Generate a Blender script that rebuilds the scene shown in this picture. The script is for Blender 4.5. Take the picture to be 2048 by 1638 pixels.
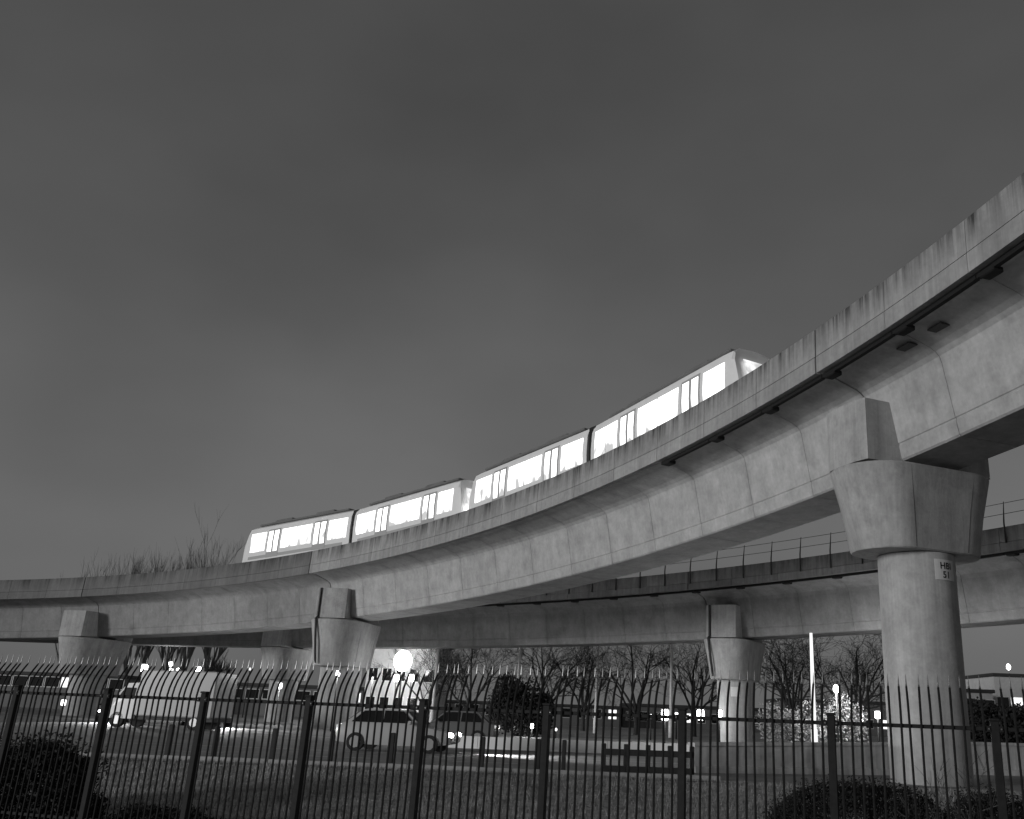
import bpy, bmesh, math, random
import numpy as np
from mathutils import Vector, Matrix
for o in list(bpy.data.objects): bpy.data.objects.remove(o)
SC = bpy.context.scene
COL = SC.collection
R = math.radians
rng = random.Random(7)

# ------------------------------------------------------------------ camera
F_PX, PITCH, ROLL, PX, PY, CZ = 1789.4, R(18.544), R(2.147), 1225.0, 829.0, 1.75
cf = Vector((0, math.cos(PITCH), math.sin(PITCH)))
r0 = Vector((1, 0, 0)); u0 = Vector((0, -math.sin(PITCH), math.cos(PITCH)))
cr = r0*math.cos(ROLL) + u0*math.sin(ROLL); cu = -r0*math.sin(ROLL) + u0*math.cos(ROLL)
CAMPOS = Vector((0, 0, CZ))
cam = bpy.data.cameras.new('camera'); camo = bpy.data.objects.new('camera', cam); COL.objects.link(camo)
camo.matrix_world = Matrix.Translation(CAMPOS) @ Matrix((cr, cu, -cf)).transposed().to_4x4()
cam.sensor_fit = 'HORIZONTAL'; cam.sensor_width = 36; cam.lens = 36*F_PX/2048
cam.shift_x = -(PX-1024)/2048; cam.shift_y = (PY-819)/2048
cam.clip_end = 5000; cam.clip_start = .1
SC.camera = camo
def ray(px, py): return cr*((px-PX)/F_PX) + cu*((PY-py)/F_PX) + cf
def pt(px, py, Y):            # site survey helper: the place seen in that direction, Y metres out
    d = ray(px, py); return CAMPOS + d*(Y/d.y)
def gp(px, py, z):
    d = ray(px, py); return CAMPOS + d*((z-CZ)/d.z)

# ------------------------------------------------------------------ sky, sun, exposure
SKYK = .25
SUN_DIR = Vector((-.80, -.60, math.tan(R(5.6)))).normalized()   # towards the light
W = bpy.data.worlds.new('World'); SC.world = W; W.use_nodes = True
nt = W.node_tree; nt.nodes.clear()
sky = nt.nodes.new('ShaderNodeTexSky'); sky.sky_type = 'NISHITA'; sky.sun_disc = False
sky.sun_elevation = R(5.6); sky.sun_rotation = math.atan2(SUN_DIR.x, SUN_DIR.y)
sky.air_density = 1.6; sky.dust_density = 4.0; sky.ozone_density = 1.0
bw = nt.nodes.new('ShaderNodeRGBToBW'); nt.links.new(sky.outputs[0], bw.inputs[0])
tc = nt.nodes.new('ShaderNodeTexCoord')
mp = nt.nodes.new('ShaderNodeMapping'); mp.inputs['Scale'].default_value = (1.3, 1.3, 2.2)
nt.links.new(tc.outputs['Generated'], mp.inputs[0])
nz = nt.nodes.new('ShaderNodeTexNoise'); nz.inputs['Scale'].default_value = 1.6; nz.inputs['Detail'].default_value = 4; nz.inputs['Roughness'].default_value = .45
nt.links.new(mp.outputs[0], nz.inputs[0])
mr = nt.nodes.new('ShaderNodeMapRange'); mr.inputs[1].default_value = .3; mr.inputs[2].default_value = .7; mr.inputs[3].default_value = .80; mr.inputs[4].default_value = 1.20
nt.links.new(nz.outputs[0], mr.inputs[0])
mu = nt.nodes.new('ShaderNodeMath'); mu.operation = 'MULTIPLY'
nt.links.new(bw.outputs[0], mu.inputs[0]); nt.links.new(mr.outputs[0], mu.inputs[1])
# town glow: the night sky brightens evenly towards the whole horizon
sx = nt.nodes.new('ShaderNodeSeparateXYZ'); nt.links.new(tc.outputs['Generated'], sx.inputs[0])
gl = nt.nodes.new('ShaderNodeMapRange'); gl.interpolation_type = 'SMOOTHERSTEP'; gl.inputs[1].default_value = -.25; gl.inputs[2].default_value = .75; gl.inputs[3].default_value = 1.9; gl.inputs[4].default_value = .72
nt.links.new(sx.outputs[2], gl.inputs[0])
mg = nt.nodes.new('ShaderNodeMath'); mg.operation = 'MULTIPLY'; nt.links.new(mr.outputs[0], mg.inputs[0]); nt.links.new(gl.outputs[0], mg.inputs[1])
md = nt.nodes.new('ShaderNodeMath'); md.operation = 'MULTIPLY_ADD'; nt.links.new(mu.outputs[0], md.inputs[0]); md.inputs[1].default_value = SKYK; nt.links.new(mg.outputs[0], md.inputs[2])
bg = nt.nodes.new('ShaderNodeBackground'); bg.inputs[1].default_value = .075
nt.links.new(md.outputs[0], bg.inputs[0])
wo = nt.nodes.new('ShaderNodeOutputWorld'); nt.links.new(bg.outputs[0], wo.inputs[0])
sl = bpy.data.lights.new('sun', 'SUN'); sl.energy = 1.58; sl.angle = R(11); sl.color = (1, 1, 1)
so = bpy.data.objects.new('sun', sl); COL.objects.link(so); so.location = (-40, -30, 30)
so.rotation_euler = SUN_DIR.to_track_quat('Z', 'Y').to_euler()
SC.view_settings.view_transform = 'Standard'; SC.view_settings.look = 'None'
SC.view_settings.gamma = 1; SC.view_settings.use_curve_mapping = False; SC.view_settings.exposure = 0
SC.render.resolution_x = 1024; SC.render.resolution_y = 819

# ------------------------------------------------------------------ helpers
def tag(o, label=None, cat=None, group=None, kind=None):
    if label: o['label'] = label
    if cat: o['category'] = cat
    if group: o['group'] = group
    if kind: o['kind'] = kind
    return o
def empty(name, loc, label, cat, group=None):
    o = bpy.data.objects.new(name, None); COL.objects.link(o); o.location = loc; o.empty_display_size = .3
    return tag(o, label, cat, group)
def wloc(o):
    v = Vector((0, 0, 0))
    while o: v += Vector(o.location); o = o.parent
    return v
def mesh(name, verts, faces, mat, parent=None, smooth=False, attr=None, origin=None):
    """one mesh object from world-space vertices"""
    base = wloc(parent) if parent else Vector((0, 0, 0))
    V = np.asarray(verts, float).reshape(-1, 3)
    org = Vector(origin) if origin is not None else Vector(V.mean(0) if not parent else base)
    V = V - np.array(org)
    me = bpy.data.meshes.new(name); me.from_pydata(V.tolist(), [], [tuple(f) for f in faces]); me.update()
    if mat: me.materials.append(mat)
    if smooth: me.polygons.foreach_set('use_smooth', [True]*len(me.polygons))
    if attr is not None:
        a = me.attributes.new('hgt', 'FLOAT', 'POINT'); a.data.foreach_set('value', attr)
    o = bpy.data.objects.new(name, me); COL.objects.link(o); o.location = org - base
    if parent: o.parent = parent
    return o
class MB:
    def __init__(s): s.v = []; s.f = []
    def add(s, V, Fc):
        n = len(s.v); s.v += [tuple(p) for p in V]; s.f += [tuple(i+n for i in f) for f in Fc]
    def box(s, c, size, ax=None, az=None, bev=0):
        """box at centre c, size along ax (horizontal unit vec), its side, and z"""
        ax = Vector(ax or (1, 0, 0)).normalized(); up = Vector(az or (0, 0, 1)).normalized(); sd = up.cross(ax).normalized()
        c = Vector(c); h = [k/2 for k in size]
        if bev <= 0:
            P = [c+ax*(i*h[0])+sd*(j*h[1])+up*(k*h[2]) for k in (-1, 1) for j in (-1, 1) for i in (-1, 1)]
            s.add(P, [(0, 2, 3, 1), (4, 5, 7, 6), (0, 1, 5, 4), (2, 6, 7, 3), (0, 4, 6, 2), (1, 3, 7, 5)])
        else:
            P = []; b = bev
            for z, e in ((-h[2], b), (-h[2]+b, 0), (h[2]-b, 0), (h[2], b)):
                x, y = h[0]-e, h[1]-e
                for (i, j) in ((-x, -y+b), (-x+b, -y), (x-b, -y), (x, -y+b), (x, y-b), (x-b, y), (-x+b, y), (-x, y-b)):
                    P.append(c+ax*i+sd*j+up*z)
            Fc = [tuple(range(7, -1, -1)), tuple(range(24, 32))]
            for l in range(3):
                for k in range(8): Fc.append((l*8+k, l*8+(k+1) % 8, l*8+8+(k+1) % 8, l*8+8+k))
            s.add(P, Fc)
    def tube(s, pts, rads, n=6, cap=True):
        pts = [Vector(p) for p in pts]
        if isinstance(rads, (int, float)): rads = [rads]*len(pts)
        rings = []; ref = None
        for i, p in enumerate(pts):
            t = (pts[min(i+1, len(pts)-1)]-pts[max(i-1, 0)]).normalized()
            if ref is None or abs(ref.dot(t)) > .95:
                ref = Vector((1, 0, 0)) if abs(t.x) < .8 else Vector((0, 1, 0))
            a = (ref-t*ref.dot(t)).normalized(); b = t.cross(a); ref = a
            rings.append([p+(a*math.cos(2*math.pi*k/n)+b*math.sin(2*math.pi*k/n))*rads[i] for k in range(n)])
        V = [q for r in rings for q in r]; Fc = []
        for i in range(len(pts)-1):
            for k in range(n): Fc.append((i*n+k, i*n+(k+1) % n, (i+1)*n+(k+1) % n, (i+1)*n+k))
        if cap: Fc.append(tuple(range(n-1, -1, -1))); Fc.append(tuple(range((len(pts)-1)*n, len(pts)*n)))
        s.add(V, Fc)
    def sphere(s, c, r, n=12, m=8, sq=(1, 1, 1)):
        c = Vector(c); V = [c+Vector((0, 0, r*sq[2]))]
        for i in range(1, m):
            t = math.pi*i/m
            for k in range(n):
                a = 2*math.pi*k/n; V.append(c+Vector((r*sq[0]*math.sin(t)*math.cos(a), r*sq[1]*math.sin(t)*math.sin(a), r*sq[2]*math.cos(t))))
        V.append(c-Vector((0, 0, r*sq[2]))); Fc = []
        for k in range(n): Fc.append((0, 1+k, 1+(k+1) % n))
        for i in range(m-2):
            for k in range(n): Fc.append((1+i*n+k, 1+(i+1)*n+k, 1+(i+1)*n+(k+1) % n, 1+i*n+(k+1) % n))
        b = len(V)-1
        for k in range(n): Fc.append((b, 1+(m-2)*n+(k+1) % n, 1+(m-2)*n+k))
        s.add(V, Fc)
    def build(s, name, mat, parent=None, smooth=False, origin=None): return mesh(name, s.v, s.f, mat, parent, smooth, origin=origin)

# ------------------------------------------------------------------ materials (all grey: the photograph is black and white)
MATS = {}
def G(v): return (v, v, v, 1)
def mat(name, base, rough=.8, noise=(), streak=0, bump=0, bumpscale=30, metal=0, rand=0, spec=.3, emit=0, top_stain=0, transl=0, blotch=0, joint=0):
    m = bpy.data.materials.new(name); m.use_nodes = True; t = m.node_tree; N = t.nodes; L = t.links
    b = N['Principled BSDF']; b.inputs['Roughness'].default_value = rough; b.inputs['Metallic'].default_value = metal
    b.inputs['Specular IOR Level'].default_value = spec
    tcn = N.new('ShaderNodeTexCoord')
    geo = N.new('ShaderNodeNewGeometry')
    fac = None
    def mul(a, k):
        nonlocal fac
        if fac is None: fac = a; return
        q = N.new('ShaderNodeMath'); q.operation = 'MULTIPLY'; L.new(fac, q.inputs[0]); L.new(a, q.inputs[1]); fac = q.outputs[0]
    def noi(scale, lo, hi, sc=(1, 1, 1), detail=5, a=.3, c=.7, rough_=.6):
        mpn = N.new('ShaderNodeMapping'); mpn.inputs['Scale'].default_value = sc; L.new(geo.outputs['Position'], mpn.inputs[0])
        n = N.new('ShaderNodeTexNoise'); n.inputs['Scale'].default_value = scale; n.inputs['Detail'].default_value = detail; n.inputs['Roughness'].default_value = rough_
        L.new(mpn.outputs[0], n.inputs[0])
        r = N.new('ShaderNodeMapRange'); r.inputs[1].default_value = a; r.inputs[2].default_value = c; r.inputs[3].default_value = lo; r.inputs[4].default_value = hi
        L.new(n.outputs[0], r.inputs[0]); return r.outputs[0]
    for (scale, amp) in noise: mul(noi(scale, 1-amp, 1+amp), 0)
    if streak: mul(noi(1.0, 1-streak, 1+streak*.6, (2.6, 2.6, .16), 6), 0); mul(noi(1.0, 1-streak*.6, 1.0+streak*.3, (9, 9, .35), 4), 0)
    if blotch: mul(noi(1.1, 1-blotch, 1, (1, 1, 1), 3, .36, .44), 0)
    if top_stain:
        at = N.new('ShaderNodeAttribute'); at.attribute_name = 'hgt'
        # dirt that has run down from the coping: streaks of uneven length
        s1 = noi(1.0, .0, 1.15, (2.2, 2.2, .12), 6, .34, .66)
        s2 = noi(1.0, .25, 1., (8, 8, .15), 5, .3, .65)
        q = N.new('ShaderNodeMath'); q.operation = 'MULTIPLY'; L.new(s1, q.inputs[0]); L.new(s2, q.inputs[1])
        h = N.new('ShaderNodeMapRange'); h.inputs[1].default_value = .55; h.inputs[2].default_value = 1.5; h.inputs[3].default_value = 0; h.inputs[4].default_value = 1; L.new(at.outputs['Fac'], h.inputs[0])
        q2 = N.new('ShaderNodeMath'); q2.operation = 'MULTIPLY_ADD'; L.new(q.outputs[0], q2.inputs[0]); L.new(h.outputs[0], q2.inputs[1]); q2.inputs[2].default_value = 0
        q3 = N.new('ShaderNodeMapRange'); q3.inputs[1].default_value = .02; q3.inputs[2].default_value = .75; q3.inputs[3].default_value = 1; q3.inputs[4].default_value = 1-top_stain; L.new(q2.outputs[0], q3.inputs[0])
        mul(q3.outputs[0], 0)
    if joint:
        at = N.new('ShaderNodeAttribute'); at.attribute_name = 'hgt'
        # grime that has seeped out of the segment joints
        e = N.new('ShaderNodeMapRange'); e.inputs[1].default_value = .55; e.inputs[2].default_value = 1.0; L.new(at.outputs['Fac'], e.inputs[0])
        sq = N.new('ShaderNodeMath'); sq.operation = 'POWER'; L.new(e.outputs[0], sq.inputs[0]); sq.inputs[1].default_value = 2.2
        q = N.new('ShaderNodeMath'); q.operation = 'MULTIPLY'; L.new(sq.outputs[0], q.inputs[0]); L.new(noi(1.0, .0, joint, (1.6, 1.6, .9), 6, .38, .66), q.inputs[1])
        q1 = N.new('ShaderNodeMath'); q1.operation = 'SUBTRACT'; q1.inputs[0].default_value = 1; L.new(q.outputs[0], q1.inputs[1]); mul(q1.outputs[0], 0)
    if rand:
        oi = N.new('ShaderNodeObjectInfo'); r = N.new('ShaderNodeMapRange'); r.inputs[3].default_value = 1-rand; r.inputs[4].default_value = 1+rand
        L.new(oi.outputs['Random'], r.inputs[0]); mul(r.outputs[0], 0)
    if fac is not None:
        q = N.new('ShaderNodeMath'); q.operation = 'MULTIPLY'; q.inputs[1].default_value = base; L.new(fac, q.inputs[0])
        cc = N.new('ShaderNodeCombineColor'); [L.new(q.outputs[0], cc.inputs[k]) for k in range(3)]; L.new(cc.outputs[0], b.inputs['Base Color'])
    else: b.inputs['Base Color'].default_value = G(base)
    if bump:
        n = N.new('ShaderNodeTexNoise'); n.inputs['Scale'].default_value = bumpscale; n.inputs['Detail'].default_value = 6; L.new(geo.outputs['Position'], n.inputs[0])
        bp = N.new('ShaderNodeBump'); bp.inputs['Strength'].default_value = bump; bp.inputs['Distance'].default_value = .02; L.new(n.outputs[0], bp.inputs['Height']); L.new(bp.outputs[0], b.inputs['Normal'])
    if emit: b.inputs['Emission Color'].default_value = G(1); b.inputs['Emission Strength'].default_value = emit
    MATS[name] = m; return m
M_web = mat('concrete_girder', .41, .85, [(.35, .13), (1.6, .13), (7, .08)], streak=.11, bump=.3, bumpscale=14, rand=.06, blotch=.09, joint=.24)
M_webl = mat('concrete_girder_dimmed', .26, .85, [(.35, .13), (1.6, .13), (7, .08)], streak=.11, bump=.3, bumpscale=14, rand=.06, blotch=.09, joint=.24)  # left span and lower viaduct: the weaker light there put into the colour
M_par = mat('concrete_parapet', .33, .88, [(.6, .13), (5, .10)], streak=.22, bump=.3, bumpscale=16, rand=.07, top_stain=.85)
M_parl = mat('concrete_parapet_dimmed', .17, .88, [(.6, .12), (5, .07)], streak=.16, bump=.3, bumpscale=16, rand=.07, top_stain=.6)  # left-span panels: dirtier, with the fall-off of light also put into the colour
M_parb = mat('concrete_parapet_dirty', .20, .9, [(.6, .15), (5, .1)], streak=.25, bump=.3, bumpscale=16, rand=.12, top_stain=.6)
M_pier = mat('concrete_pier', .39, .85, [(.5, .10), (2.5, .10), (11, .07)], streak=.20, bump=.3, bumpscale=18, blotch=.12)
M_wall = mat('concrete_wall', .50, .9, [(.5, .12), (3, .12)], streak=.28, bump=.4, bumpscale=12, blotch=.2)
M_dark = mat('dark_steel', .03, .55, [(8, .2)])
M_cable = mat('black_cable', .012, .8)
M_fence = mat('black_fence_paint', .018, .6, [(12, .25)], spec=.12)
M_tip = mat('bare_steel_tip', .22, .38, [(20, .2)], metal=.7)
M_grass = mat('lawn', .36, .95, [(.25, .25), (1.5, .3), (9, .35)], bump=.6, bumpscale=9)
M_blade = mat('grass_blade', .28, .9, [(2, .4)], rand=0)
M_leaf = mat('dead_leaf', .45, .8, [(3, .4)])
M_asph = mat('asphalt', .24, .8, [(.2, .18), (2, .14), (30, .14)], bump=.3, bumpscale=40)
M_kerb = mat('kerb_stone', .34, .85, [(1.5, .2), (8, .1)], rand=.1)
M_white = mat('white_road_paint', .62, .7, [(3, .25)])
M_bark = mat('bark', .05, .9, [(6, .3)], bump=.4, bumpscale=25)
M_barkfar = mat('bark_grey', .16, .9, [(5, .3)])  # paler than bark: haze over the distant treetops put into the colour
M_hedge = mat('dark_hedge_leaf', .022, .7, [(5, .5)])
M_conif = mat('conifer_needles', .02, .8, [(5, .4)])
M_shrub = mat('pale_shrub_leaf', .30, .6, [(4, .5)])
M_pole = mat('galvanised_pole', .70, .6, [(3, .15)], spec=.4)
M_wpole = mat('white_pole_paint', .82, .5)
M_pale = mat('pale_render', .55, .85, [(.4, .1), (3, .08)])
M_bldg = mat('grey_cladding', .16, .8, [(.3, .12)])
M_roofm = mat('dark_roof', .05, .8, [(.5, .2)])
M_glassd = mat('dark_glass', .01, .08, spec=.6)
M_trainb = mat('train_body_paint', .78, .35, [(2, .05)], spec=.5)
M_trainr = mat('train_roof_grey', .16, .7, [(2, .15)])
M_traind = mat('train_door_paint', .40, .35, spec=.5)
M_rubber = mat('black_rubber', .015, .7)
M_rail = mat('steel_rail', .25, .4, metal=.8)
M_carp = {k: mat('car_paint_'+k, v, .25, spec=.6) for k, v in (('silver', .42), ('dark', .03), ('white', .75), ('grey', .14), ('van', .46))}
M_rim = mat('wheel_rim', .4, .35, metal=.6)
M_plate = mat('plate_white', .60, .5, [(6, .06)])
M_ink = mat('black_ink', .012, .6)
M_tail = mat('tail_lamp_lens', .12, .3, emit=.6)
M_shopw = mat('lit_window_glass', .5, .3, emit=1.4)
def emat(name, s, var=0):
    m = bpy.data.materials.new(name); m.use_nodes = True; t = m.node_tree; t.nodes.clear()
    e = t.nodes.new('ShaderNodeEmission'); e.inputs[1].default_value = s; e.inputs[0].default_value = G(1)
    o = t.nodes.new('ShaderNodeOutputMaterial'); t.links.new(e.outputs[0], o.inputs[0])
    if var:
        g = t.nodes.new('ShaderNodeNewGeometry'); n = t.nodes.new('ShaderNodeTexNoise'); n.inputs['Scale'].default_value = 2.2; t.links.new(g.outputs['Position'], n.inputs[0])
        r = t.nodes.new('ShaderNodeMapRange'); r.inputs[1].default_value = .35; r.inputs[2].default_value = .65; r.inputs[3].default_value = s*(1-var); r.inputs[4].default_value = s*(1+var)
        t.links.new(n.outputs[0], r.inputs[0]); t.links.new(r.outputs[0], e.inputs[1])
    return m
E_train = emat('lit_train_window', 2.6, .3)
def interior(m, s_):   # what is seen through the glass: bright ceiling lights, seat backs and passengers lower down
    t = m.node_tree; N = t.nodes; L = t.links; e = [n for n in N if n.type == 'EMISSION'][0]
    at = N.new('ShaderNodeAttribute'); at.attribute_name = 'hgt'; g = N.new('ShaderNodeNewGeometry')
    mp_ = N.new('ShaderNodeMapping'); mp_.inputs['Scale'].default_value = (1.5, 1.5, .7); L.new(g.outputs['Position'], mp_.inputs[0])
    n = N.new('ShaderNodeTexNoise'); n.inputs['Scale'].default_value = 1.6; n.inputs['Detail'].default_value = 0; L.new(mp_.outputs[0], n.inputs[0])
    a = N.new('ShaderNodeMath'); a.operation = 'MULTIPLY_ADD'; a.inputs[1].default_value = .42; L.new(at.outputs['Fac'], a.inputs[0]); L.new(n.outputs[0], a.inputs[2])
    r = N.new('ShaderNodeMapRange'); r.inputs[1].default_value = .36; r.inputs[2].default_value = .66; r.inputs[3].default_value = s_*.24; r.inputs[4].default_value = s_; L.new(a.outputs[0], r.inputs[0])
    L.new(r.outputs[0], e.inputs[1])
interior(E_train, 2.6)
E_cab = emat('lit_cab_window', .9, .3)
E_head = emat('headlamp_on', 30)
E_lamp = emat('street_lamp_on', 14)
E_big = emat('floodlight_on', 55)
E_small = emat('small_lamp_on', 7)
E_col = emat('glowing_pole', 1.15)  # pole surface glows evenly along its whole length
E_dim = emat('dim_lamp_on', 1.2)

# ------------------------------------------------------------------ ground
FA = R(-17.617); FD = Vector((math.cos(FA), math.sin(FA), 0)); FN = Vector((-math.sin(FA), math.cos(FA), 0)); FC = Vector((0, 13.726, 0))
KERB_Y = 25.0
def fence_y(x): return 13.726 + math.tan(FA)*x
def sm(t): t = max(0, min(1, t)); return t*t*(3-2*t)
def gz(x, y):
    fy = max(2.0, min(22.5, fence_y(x)))
    if y <= fy: return -.45*sm((y+2)/(fy+2))
    return -.45+.67*sm((y-fy)/(KERB_Y-fy))
xs = sorted(set([-700, -400, -250, -160, -110, -80, -60, -50] + list(np.arange(-40, 40.1, 1.0)) + [50, 60, 80, 110, 160, 250, 400, 700]))
ys = sorted(set([-60, -30, -15, -8, -4] + list(np.arange(-2, 26, .5)) + [25.1, 27, 30, 40, 55, 75, 100, 150, 250, 450, 900]))
V = [(x, y, gz(x, y)+(.02*math.sin(x*1.3+y)*math.cos(y*.9-x*.4) if 2 < y < 25 else 0)) for y in ys for x in xs]
nx = len(xs)
Fg = [(j*nx+i, j*nx+i+1, (j+1)*nx+i+1, (j+1)*nx+i) for j in range(len(ys)-1) for i in range(nx-1)]
tag(mesh('ground', V, Fg, M_grass, smooth=True), kind='structure')
ROADZ = .226
def sheet(name, pts, mat_, z, kind='structure', parent=None):
    o = mesh(name, [(p[0], p[1], z) for p in pts], [tuple(range(len(pts)))], mat_, parent)
    if not parent: tag(o, kind=kind)
    return o
sheet('road', [(-160, 25.45), (160, 25.45), (160, 39.0), (40, 39.0), (-2, 40), (-14, 46), (-60, 84), (-160, 150)], M_asph, ROADZ)
road2 = sheet('far_road', [(-13.0, 46.4), (-1.6, 40.9), (40, 40.2), (160, 40.2), (160, 52), (30, 52), (4, 53), (-8, 58), (-50, 96), (-150, 170), (-150, 150), (-60, 86)], M_asph, ROADZ+.006)
# lane paint
mk = MB()
for i in range(-12, 14):
    x = i*4.5
    mk = MB(); mk.add([(x, 29.3, ROADZ+.005), (x+2.0, 29.3, ROADZ+.005), (x+2.0, 29.42, ROADZ+.005), (x, 29.42, ROADZ+.005)], [(0, 1, 2, 3)])
    lm = mk.build('lane_marking', M_white); tag(lm, kind='structure')
mk = MB(); mk.add([(-60, 33.2, ROADZ+.005), (60, 33.2, ROADZ+.005), (60, 33.32, ROADZ+.005), (-60, 33.32, ROADZ+.005)], [(0, 1, 2, 3)]); tag(mk.build('edge_line', M_white), kind='structure')
# kerb stones along the lawn edge
kerb = bpy.data.objects.new('kerb', None); COL.objects.link(kerb); kerb.location = (0, KERB_Y+.3, .2); tag(kerb, kind='structure')
kb = MB(); kb.box((0, 0, 0), (.905, .14, .22), bev=.012)
kme = None
for i in range(-34, 8):
    x = i*.915
    if x > 3.6: break
    if kme is None:
        o = mesh('kerb_stone', kb.v, kb.f, M_kerb, None, origin=(0, 0, 0)); kme = o.data
    else: o = bpy.data.objects.new('kerb_stone', kme); COL.objects.link(o)
    o.parent = kerb; o.location = (x, rng.uniform(-.006, .006), .02+rng.uniform(-.008, .008)); o.rotation_euler = (rng.uniform(-.02, .02), 0, rng.uniform(-.01, .01))
sheet('verge_path', [(-60, 24.55), (3.4, 24.55), (3.4, 25.2), (-60, 25.2)], M_kerb, .23)

# ------------------------------------------------------------------ viaducts
class Path:
    def __init__(s, v, s0, s1):
        x0, y0, h0, k0, k1, k2, z0, z1, z2 = v[:9]
        S = np.arange(-90, 60.001, .25); u = S/40
        uc = np.clip(u, -1.9, 1.1); 
        k = k0+k1*uc+k2*uc*uc*1.0
        i0 = int(np.argmin(abs(S)))
        h = np.concatenate([[0], np.cumsum((k[1:]+k[:-1])/2*.25)]); h = h-h[i0]+h0
        X = np.concatenate([[0], np.cumsum((np.cos(h[1:])+np.cos(h[:-1]))/2*.25)]); Y = np.concatenate([[0], np.cumsum((np.sin(h[1:])+np.sin(h[:-1]))/2*.25)])
        s.S, s.X, s.Y, s.h = S, X-X[i0]+x0, Y-Y[i0]+y0, h
        s.Z = z0+z1*S/30+z2*(S/30)**2
    def at(s, t, w=0, dz=0):
        h = float(np.interp(t, s.S, s.h))
        return Vector((float(np.interp(t, s.S, s.X))-math.sin(h)*w, float(np.interp(t, s.S, s.Y))+math.cos(h)*w, float(np.interp(t, s.S, s.Z))+dz))
    def tan(s, t): h = float(np.interp(t, s.S, s.h)); return Vector((math.cos(h), math.sin(h), 0))
    def nrm(s, t): h = float(np.interp(t, s.S, s.h)); return Vector((-math.sin(h), math.cos(h), 0))
MAIN = Path([-2.2901, 41.3293, -0.9637, -0.0115, 0.0015, -0.0038, 11.1125, 1.5199, 0.0927], -75, 40)
BACK = Path([8.0602, 52.7456, -0.7932, -0.0112, -0.0001, 0.0, 9.274, 0.3443, 0.0685], -75, 33)
def sweep(path, prof, s0, s1, n):
    ss = np.linspace(s0, s1, n+1); m = len(prof); V = []
    for t in ss: V += [path.at(t, w, z) for (w, z) in prof]
    Fc = []
    for i in range(n):
        for k in range(m): Fc.append((i*m+k, i*m+(k+1) % m, (i+1)*m+(k+1) % m, (i+1)*m+k))
    Fc.append(tuple(range(m-1, -1, -1))); Fc.append(tuple(range(n*m, n*m+m)))
    return V, Fc
def girder_profile(w2, w3, d2):
    wc = (w2+w3)/2; half = []
    # from parapet side inwards: slab edge, wing underside, fillet, web with groove, soffit
    half += [(.30, .22), (.30, .02), (.62, .0)]
    half += [(1.26, -.19), (1.50, -.26), (1.70, -.36), (1.83, -.48), (1.90, -.68)]
    def web(f): return (1.90+(w2-1.90)*f, -.68+(-d2+.68)*f)
    half += [web(.745)]
    g = web(.755); half += [(g[0]+.03, g[1])]
    g = web(.775); half += [(g[0]+.03, g[1])]
    half += [web(.785), web(.975), (w2+.05, -d2)]
    other = [(2*wc-w, z) for (w, z) in half[::-1]]
    return half+other, wc
def parapet_profiles(hp):
    low = [(0, 0), (.20, 0), (.20, hp*.36), (.012, hp*.36), (0, hp*.345)]
    up = [(.012, hp*.372), (.20, hp*.372), (.235, hp), (.06, hp), (.035, hp-.03)]
    return low, up
def build_viaduct(path, s0, s1, seg, joint0, w2, w3, d2, hp, label, mpar, big, tray_from, joints):
    prof, wc = girder_profile(w2, w3, d2); low, up = parapet_profiles(hp)
    root = empty('railway_viaduct', path.at((s0+s1)/2, wc, -d2), label, 'viaduct', 'concrete railway viaducts')
    k0 = math.ceil((s0-joint0)/seg); k1 = math.floor((s1-joint0)/seg)
    for k in range(k0, k1):
        a, b = joint0+k*seg, joint0+(k+1)*seg
        def gap(t): return .035 if any(abs(t-j) < .3 for j in joints) else .009
        V, Fc = sweep(path, prof, a+gap(a), b-gap(b), 6)
        ed = [e for e in (1, .6, .2, 0, .2, .6, 1) for _ in prof]
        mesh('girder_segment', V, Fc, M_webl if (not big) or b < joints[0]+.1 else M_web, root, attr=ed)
        for side in (0, 1):
            if side == 1 and not big: pass
            fl = (lambda w: w) if side == 0 else (lambda w: 2*wc-w)
            for nm, pf in (('parapet_base', low), ('parapet_panel', up)):
                P = [(fl(w), z) for (w, z) in pf]
                if side: P = P[::-1]
                V, Fc = sweep(path, P, a+gap(a)*1.1, b-gap(b)*1.1, 4)
                at = [z*1.5/hp for _ in range(5) for (_, z) in P]
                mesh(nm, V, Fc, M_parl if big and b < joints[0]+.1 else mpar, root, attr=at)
        if b > tray_from:
            q = [(.22, -.13), (.36, -.13), (.36, -.01), (.22, -.01)]
            V, Fc = sweep(path, q, a+.02, b-.02, 4); mesh('cable_tray', V, Fc, M_cable, root)
            mb = MB(); c = path.at(a+.35, .38, -.11); mb.box(c, (.5, .34, .16), path.tan(a), bev=.03); mb.build('tray_bracket', M_cable, root)
    # track
    rz = 1.35 if big else .6
    for w in (wc-.72, wc+.72):
        V, Fc = sweep(path, [(w-.035, rz-.14), (w+.035, rz-.14), (w+.035, rz), (w-.035, rz)], s0+1, s1-1, int((s1-s0)/1.0)); mesh('rail', V, Fc, M_rail, root)
    V, Fc = sweep(path, [(wc-1.3, .225), (wc+1.3, .225), (wc+1.3, rz-.145), (wc-1.3, rz-.145)], s0+1, s1-1, int((s1-s0)/1.0)); mesh('track_slab', V, Fc, M_web, root)
    return root, wc
SEG = 3.31
vm, WCM = build_viaduct(MAIN, -88, 45, SEG, -25.35, 2.3128, 4.5026, 2.777, 1.5,
    'tall curved concrete railway viaduct sweeping across the foreground with the train on it', M_par, True, 8, (-25.35, -25.35+13*SEG, -25.35-7*SEG))
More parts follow.
